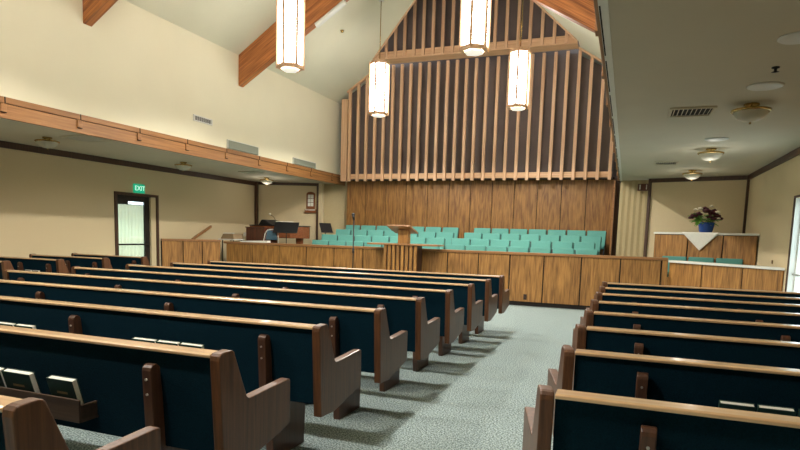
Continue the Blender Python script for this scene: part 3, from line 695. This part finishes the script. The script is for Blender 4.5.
# cloth and flowers on the counter
uu = (Vector(q)-Vector(p)).normalized(); nn = Vector((-uu.y, uu.x)); mid = Vector(p)+uu*(L_*0.478)
cl = MB(); hw = 0.36; drop = 0.36; N = 12; vs = []; fs = []
front = mid-nn*0.037
for side in (0, 1):
    for i in range(N+1):
        tt = i/N; wv = hw*(1-tt)
        for j in range(N+1):
            s_ = -wv+2*wv*j/N
            fold = 0.006*math.sin(s_*40)*min(1, tt*3)
            if side == 0: pnt = front+uu*s_-nn*(0.004+abs(fold)); vs.append((pnt.x, pnt.y, 1.644-drop*tt))
            else: pnt = front+uu*s_+nn*(drop*tt); vs.append((pnt.x, pnt.y, 1.645))
    o = side*(N+1)**2
    for i in range(N):
        for j in range(N):
            a = o+i*(N+1)+j; fs.append((a, a+1, a+N+2, a+N+1))
cl.add(vs, fs, True)
co = cl.build('counter_cloth', M['cloth']); sm = co.modifiers.new('thick', 'SOLIDIFY'); sm.thickness = 0.004; sm.offset = 1
tag(co, 'white lace triangular cloth draped over the raised counter under the vase', 'cloth')
vp = mid+nn*0.24
fl = thing('flower_vase', 'blue vase of maroon and white flowers on the raised counter', 'flower vase', (vp.x, vp.y, 1.652))
MB().lathe([(0,0),(0.115,0),(0.125,0.02),(0.155,0.17),(0.165,0.20),(0.15,0.20),(0.12,0.05),(0,0.04)], n=24).build('vase', M['vase'], fl)
random.seed(11)
def flower(c, r, m, name):
    mb = MB()
    for k in range(7):
        a = 2*PI*k/7
        mb.ball((c[0]+r*0.5*math.cos(a), c[1]+r*0.5*math.sin(a), c[2]+0.1*r*(k % 2)), r*0.55, 7, 5, (1, 1, 0.75))
    mb.ball((c[0], c[1], c[2]+r*0.25), r*0.5, 7, 5)
    return mb.build(name, m, fl)
for c, r in (((-0.24,-0.08,0.33),0.075),((-0.16,-0.12,0.36),0.07),((-0.02,-0.12,0.42),0.085),((0.08,-0.1,0.38),0.08),((0.17,-0.06,0.33),0.075),((0.23,-0.02,0.28),0.065),((-0.05,-0.02,0.47),0.07),((0.03,-0.16,0.31),0.075),((-0.29,0.0,0.29),0.055),((0.13,-0.02,0.43),0.065),((0.10,-0.17,0.27),0.06)):
    flower(c, r, M['maroon'], 'maroon_flower')
for c, r in (((-0.14,-0.1,0.47),0.05),((-0.22,-0.05,0.45),0.045),((-0.06,-0.17,0.29),0.045),((0.17,-0.12,0.40),0.05),((0.20,-0.11,0.28),0.035),((0.06,-0.08,0.52),0.04),((-0.1,-0.14,0.38),0.035)):
    flower(c, r, M['petal'], 'white_flower')
def leaf_mesh(c, d, ln, w_):
    c, d = Vector(c), Vector(d).normalized(); s_ = d.cross(Vector((0,-0.4,1))).normalized()*w_; n_ = s_.cross(d).normalized()*0.004
    a = [c, c+d*ln*0.4+s_, c+d*ln-Vector((0,0,ln*0.15)), c+d*ln*0.4-s_]
    return [x+n_ for x in a]+[x-n_ for x in a]
lm = MB()
for k in range(46):
    a = random.uniform(PI*0.9, 2.1*PI); r0 = random.uniform(0.04, 0.12); z = random.uniform(0.18, 0.33)
    c = (r0*math.cos(a)-0.05, r0*math.sin(a), z)
    lm.add(leaf_mesh(c, (math.cos(a), math.sin(a), random.uniform(-0.5, 0.5)), random.uniform(0.12, 0.24), 0.03), [(0,1,2,3),(7,6,5,4),(0,4,5,1),(1,5,6,2),(2,6,7,3),(3,7,4,0)])
lm.build('foliage', M['leaf'], fl)
st = MB()
for k in range(14):
    a = 2*PI*k/14; st.frust((0.05*math.cos(a),0.05*math.sin(a),0.06), (0.18*math.cos(a),0.1*math.sin(a)-0.05,0.36), 0.005, 0.004, 5)
st.build('stems', M['leaf'], fl)

# ------------------------------------------------------------------ choir chairs
def make_chair(loc, label):
    root = thing('choir_chair', label, 'chair', loc, 0, 'teal choir chairs')
    hw = 0.224
    MB().hexa([(-hw+0.012,-0.005,0.44),(hw-0.012,-0.005,0.44),(hw-0.012,0.075,0.42),(-hw+0.012,0.075,0.42)],
              [(-hw,0.085,0.82),(hw,0.085,0.82),(hw,0.135,0.81),(-hw,0.135,0.81)]).build('backrest', M['teal'], root, 0.018, seg=3)
    MB().hexa([(-hw+0.01,-0.38,0.37),(hw-0.01,-0.38,0.37),(hw-0.01,-0.01,0.36),(-hw+0.01,-0.01,0.36)],
              [(-hw+0.01,-0.39,0.45),(hw-0.01,-0.39,0.45),(hw-0.01,-0.01,0.43),(-hw+0.01,-0.01,0.43)]).build('seat', M['teal'], root, 0.022, seg=3)
    for sx in (-1, 1):
        MB().tube([(sx*0.229,0.10,0.40), (sx*0.229,0.125,0.79)], 0.008, 6).build('side_shade', M['black'], root)  # black tubes added to draw the shaded side of each chair back
        MB().tube([(sx*0.20,-0.36,0.0), (sx*0.20,-0.35,0.37)], 0.011).build('leg', M['black'], root)
        MB().tube([(sx*0.20,0.10,0.0), (sx*0.20,0.03,0.36), (sx*0.20,0.05,0.44)], 0.011).build('leg', M['black'], root)
    return root
rows = [(13.17, 0.42, -7.45, 7, -3.93, 6, 0.483), (13.90, 0.565, -7.58, 7, -4.0, 7, 0.478), (14.75, 0.715, -7.60, 7, -3.92, 7, 0.480), (15.55, 0.85, -7.69, 7, -3.87, 7, 0.484)]
rownm = ['front', 'second', 'third', 'back']
chair0 = None
for r, (yb, z, xa, na, xb, nb, pt_) in enumerate(rows):
    for half, x0, n in (('left', xa, na), ('right', xb, nb)):
        step = pt_ if half == 'right' else (0.49 if r else 0.483)
        for i in range(n + (1 if (r == 0 and half == 'right') else 0)):
            lb = 'teal choir chair in the %s row, %s from left in the %s half' % (rownm[r], ORD[i], half)
            loc = (x0+step*(i+0.5), yb-0.1, z)
            if chair0 is None: chair0 = make_chair(loc, lb)
            else: dup(chair0, loc, lb)
for i, (x, lb) in enumerate(((0.90, 'teal chair behind the right wing, leftmost of three below the flowers'), (1.37, 'teal chair behind the right wing, middle of three below the cloth'), (1.84, 'teal chair behind the right wing, rightmost of three'))):
    c = dup(chair0, (x, 13.00-0.14*i, 0.42), lb, -0.12); c.scale = (1, 0.85, 0.90); c['group'] = 'teal chairs behind the right wing'

# ------------------------------------------------------------------ pulpit
pu = thing('pulpit', 'fluted wooden pulpit with a slanted reading desk in front of the choir', 'pulpit', (-4.62, 12.25, 0))
B(-0.36, 0.36, -0.16, 0.24, 0.001, 1.195).build('base', M['darktrim'], pu, 0.004)
for i in range(8):
    x = -0.355+0.71*i/7
    B(x-0.032, x+0.032, -0.21, -0.16, 0.02, 1.195).build('flute', M['oak'], pu, 0.008)
B(-0.78, 0.86, -0.24, 0.26, 1.197, 1.232).build('shelf_top', M['oakcap'], pu, 0.006)
B(-0.115, 0.125, -0.06, 0.10, 1.232, 1.53).build('neck', M['oak'], pu, 0.006)
MB().hexa([(-0.30,-0.28,1.605),(0.24,-0.28,1.605),(0.24,0.26,1.455),(-0.30,0.26,1.455)], [(-0.30,-0.27,1.640),(0.24,-0.27,1.640),(0.24,0.27,1.490),(-0.30,0.27,1.490)]).build('reading_desk', M['oakcap'], pu, 0.005)

# ------------------------------------------------------------------ microphone stand, music stands, piano, console
ms = thing('microphone_stand', 'tall black microphone stand before the parapet left of the pulpit', 'microphone stand', (-5.25, 11.0, 0))
MB().frust((0,0,0.05), (0,0,1.72), 0.014, 0.012, 10).build('pole', M['black'], ms)
for k in range(3):
    a = 2*PI*k/3+0.5; MB().tube([(0,0,0.12), (0.28*math.cos(a),0.28*math.sin(a),0.01)], 0.010).build('leg', M['black'], ms)
MB().frust((0,0,1.02), (0,0,1.12), 0.022, 0.022, 10).build('clutch', M['black'], ms)
MB().frust((0,0.0,1.70), (0,-0.03,1.80), 0.022, 0.030, 12).ball((0,-0.032,1.81), 0.034, 12, 8).build('microphone', M['black'], ms)
def music_stand(loc, rz, w_, label):
    r = thing('music_stand', label, 'music stand', loc, rz, 'black music stands')
    MB().frust((0,0,0.03), (0,0,0.98), 0.013, 0.011, 8).build('pole', M['black'], r)
    for k in range(3):
        a = 2*PI*k/3; MB().tube([(0,0,0.10), (0.24*math.cos(a),0.24*math.sin(a),0.01)], 0.009).build('leg', M['black'], r)
    MB().hexa([(-w_,-0.09,0.93),(w_,-0.09,0.93),(w_,0.06,1.20),(-w_,0.06,1.20)], [(-w_,-0.10,0.935),(w_,-0.10,0.935),(w_,0.05,1.205),(-w_,0.05,1.205)]).build('desk', M['black'], r, 0.003)
    MB().hexa([(-w_,-0.15,0.925),(w_,-0.15,0.925),(w_,-0.09,0.93),(-w_,-0.09,0.93)], [(-w_,-0.15,0.935),(w_,-0.15,0.935),(w_,-0.09,0.942),(-w_,-0.09,0.942)]).build('ledge', M['black'], r)
    return r
m1 = music_stand((-8.12, 13.05, 0.46), 0.15, 0.33, 'black music stand with a sheet on top, in front of the piano')
tag(MB().hexa([(-8.42,13.02,1.668),(-7.94,13.09,1.668),(-7.95,13.12,1.674),(-8.43,13.05,1.674)], [(-8.42,13.02,1.674),(-7.94,13.09,1.674),(-7.95,13.12,1.680),(-8.43,13.05,1.680)]).build('sheet_music', M['pages']), 'white sheet lying along the top of the black music stand', 'paper')
music_stand((-8.20, 15.30, 0.50), 1.0, 0.19, 'black music stand tilted in the alcove beside the back choir chairs')

pi = thing('grand_piano', 'red brown grand piano with a black lid beside the left wall', 'piano', (-9.02, 14.30, 0.565))
out = [(-0.62,-0.70),(0.60,-0.70)]
out = [(-0.85,-0.35),(-0.60,-0.55),(0.1,-0.58),(0.55,-0.50),(0.80,-0.25),(0.85,0.0),(0.75,0.22),(0.45,0.32),(0.10,0.40),(-0.25,0.62),(-0.60,0.68),(-0.85,0.62)]
MB().prism(out, 2, 0.68, 1.00).build('case', M['mahog2'], pi, 0.015)
MB().prism([(x*1.02, y*1.02) for x, y in out], 2, 1.00, 1.025).build('lid', M['black'], pi, 0.006)
MB().hexa([(-0.52,-0.42,1.026),(-0.05,-0.45,1.026),(-0.05,0.3,1.026),(-0.50,0.3,1.026)], [(-0.42,-0.42,1.17),(-0.30,-0.42,1.17),(-0.25,0.25,1.15),(-0.42,0.25,1.19)]).build('folded_lid_flap', M['black'], pi, 0.02)
for x, y_ in ((-0.65,-0.35), (-0.60,0.5), (0.62,-0.12)):
    MB().frust((x,y_,0.68), (x,y_,0.50), 0.11, 0.095, 8, True, False).frust((x,y_,0.50), (x,y_,0.06), 0.06, 0.04, 8, True, False).frust((x,y_,0.06), (x,y_,0.0), 0.03, 0.03, 8).build('leg', M['mahog2'], pi, 0.004)
B(-1.02, -0.85, -0.40, 0.62, 0.70, 0.80).build('keyboard', M['white'], pi, 0.005)
gm = thing('gooseneck_microphone', 'thin gooseneck microphone with a pale tip above the piano', 'microphone', (-9.62, 14.75, 1.592))
MB().frust((0.15,-0.10,0.0), (0.15,-0.10,0.03), 0.05, 0.05, 12).build('base', M['black'], gm)
MB().tube([(0.15,-0.10,0.02), (0.14,-0.10,0.14), (0.10,-0.10,0.22), (0.03,-0.1,0.27), (-0.03,-0.1,0.30)], 0.007).build('neck', M['black'], gm)
MB().ball((-0.05,-0.1,0.32), 0.035).build('tip', M['petal'], gm)
oc = thing('organ_console', 'dark mahogany organ console with a plain back before the piano', 'organ', (-9.28, 13.25, 0.42))
B(-0.16, 0.40, -0.06, 0.22, 0.01, 1.08).build('case', M['mahog'], oc, 0.006)
B(-0.18, 0.42, -0.08, 0.24, 1.08, 1.105).build('top', M['mahog'], oc, 0.005)
B(-0.16, 0.40, 0.22, 0.48, 0.62, 0.72).build('key_bed', M['mahog'], oc, 0.005)
ob = thing('keyboard_stand', 'low tan keyboard bench with white edging at the end of the organ console', 'keyboard', (-9.72, 13.0, 0.42))
MB().hexa([(-0.26,-0.18,0.77),(0.16,-0.18,0.77),(0.16,0.25,0.77),(-0.26,0.25,0.77)], [(-0.18,-0.18,0.90),(0.14,-0.18,0.90),(0.14,0.25,0.91),(-0.18,0.25,0.91)]).build('case', M['tan'], ob, 0.01)
B(-0.16, 0.13, -0.19, -0.10, 0.912, 0.930).build('white_keys', M['white'], ob, 0.002)
B(-0.30, 0.18, -0.22, 0.27, 0.74, 0.77).build('rim', M['white'], ob, 0.004)
for x in (-0.22, 0.12):
    for y_ in (-0.14, 0.21): MB().frust((x,y_,0), (x,y_,0.74), 0.014, 0.014, 8).build('leg', M['black'], ob)
fc = thing('folding_chair', 'metal folding chair with a blue padded back before the organ console', 'chair', (-8.50, 12.93, 0.42), 0.1)
MB().hexa([(-0.17,0.0,0.78),(0.17,0.0,0.78),(0.17,0.035,0.78),(-0.17,0.035,0.78)], [(-0.13,0.04,1.02),(0.13,0.04,1.02),(0.13,0.075,1.02),(-0.13,0.075,1.02)]).build('backrest', M['bluefab'], fc, 0.02, seg=3)
B(-0.19, 0.19, -0.12, 0.24, 0.43, 0.46).build('seat', M['bluefab'], fc, 0.012)
MB().tube([(-0.23,-0.11,0.0), (-0.22,-0.02,0.55), (-0.205,0.01,0.80), (-0.18,0.04,0.95), (-0.13,0.06,1.03), (0.0,0.065,1.05), (0.13,0.06,1.03), (0.18,0.04,0.95), (0.205,0.01,0.80), (0.22,-0.02,0.55), (0.23,-0.11,0.0)], 0.013).build('frame', M['whitemetal'], fc)
for sx in (-1, 1): MB().tube([(sx*0.20,0.26,0.0), (sx*0.20,0.02,0.50)], 0.012).build('rear_leg', M['whitemetal'], fc)
tag(MB().hexa([(-9.16,12.535,1.131),(-8.34,12.535,1.131),(-8.34,12.68,1.131),(-9.16,12.68,1.131)], [(-9.14,12.55,1.150),(-8.36,12.55,1.180),(-8.36,12.67,1.185),(-9.14,12.67,1.160)]).build('paper_stack', M['white']), 'white papers lying on the parapet cap in front of the blue folding chair', 'paper')
# handrail on the left wall by the steps
hr = thing('handrail', 'sloping wooden handrail rising behind the left parapet wing', 'handrail', (XL+0.1, 12.5, 0.42))
MB().hexa([(-0.02,-0.28,0.70),(0.04,-0.28,0.70),(0.04,-0.28,0.76),(-0.02,-0.28,0.76)], [(-0.02,0.46,1.05),(0.04,0.46,1.05),(0.04,0.46,1.11),(-0.02,0.46,1.11)]).build('rail', M['oakcap'], hr, 0.008)
for y_, z in ((-0.1, 0.80), (0.3, 0.98)): MB().tube([(-0.098,y_,z-0.05), (-0.04,y_,z-0.05), (0.0,y_,z)], 0.010).build('wall_bracket', M['brass'], hr)

# ------------------------------------------------------------------ register board on the left chancel wall
ang = math.atan2(15.86-15.18, -8.45-(XL-0.05))
px_ = -8.93; py_ = 15.18+(px_-(XL-0.05))*math.tan(ang)-0.002
rb = thing('number_board', 'brown wooden hymn number board with white cards on the left chancel wall', 'hymn board', (px_, py_, 2.0), ang)
MB().prism([(-0.13,0.12),(0.13,0.12),(0.13,0.56)]+[(0.13*math.cos(a), 0.56+0.07*math.sin(a)) for a in (0.5,1.0,1.57,2.1,2.6)]+[(-0.13,0.56)], 1, -0.03, 0.0).build('board', M['mahog2'], rb, 0.004)
B(-0.17, 0.17, -0.07, 0.0, 0.0, 0.11).build('ledge_box', M['mahog2'], rb, 0.006)
B(-0.15, 0.15, -0.074, -0.07, 0.08, 0.10).build('white_strip', M['white'], rb)
for r in range(3):
    for c in range(2): B(-0.085+0.088*c, -0.004+0.088*c, -0.034, -0.03, 0.20+0.118*r, 0.305+0.118*r).build('card', M['white'], rb, 0.002)
em = thing('emergency_light', 'dark box with two pale fittings high on the folding partition', 'emergency light', (0.28, 15.13, 2.62))
B(-0.13, 0.13, 0.0, 0.06, 0.0, 0.16).build('box', M['mahog'], em, 0.006)
for x in (-0.08, 0.06): B(x-0.012, x+0.012, -0.012, 0.0, 0.03, 0.14).build('fitting', M['whitemetal'], em, 0.004)
tag(MB().box(XR-0.02, XR-0.001, 11.5, 11.56, 1.12, 1.18).build('wall_switch', M['tan'], bevel=0.004), 'small tan plate low on the right wall above the white wing top', 'switch')
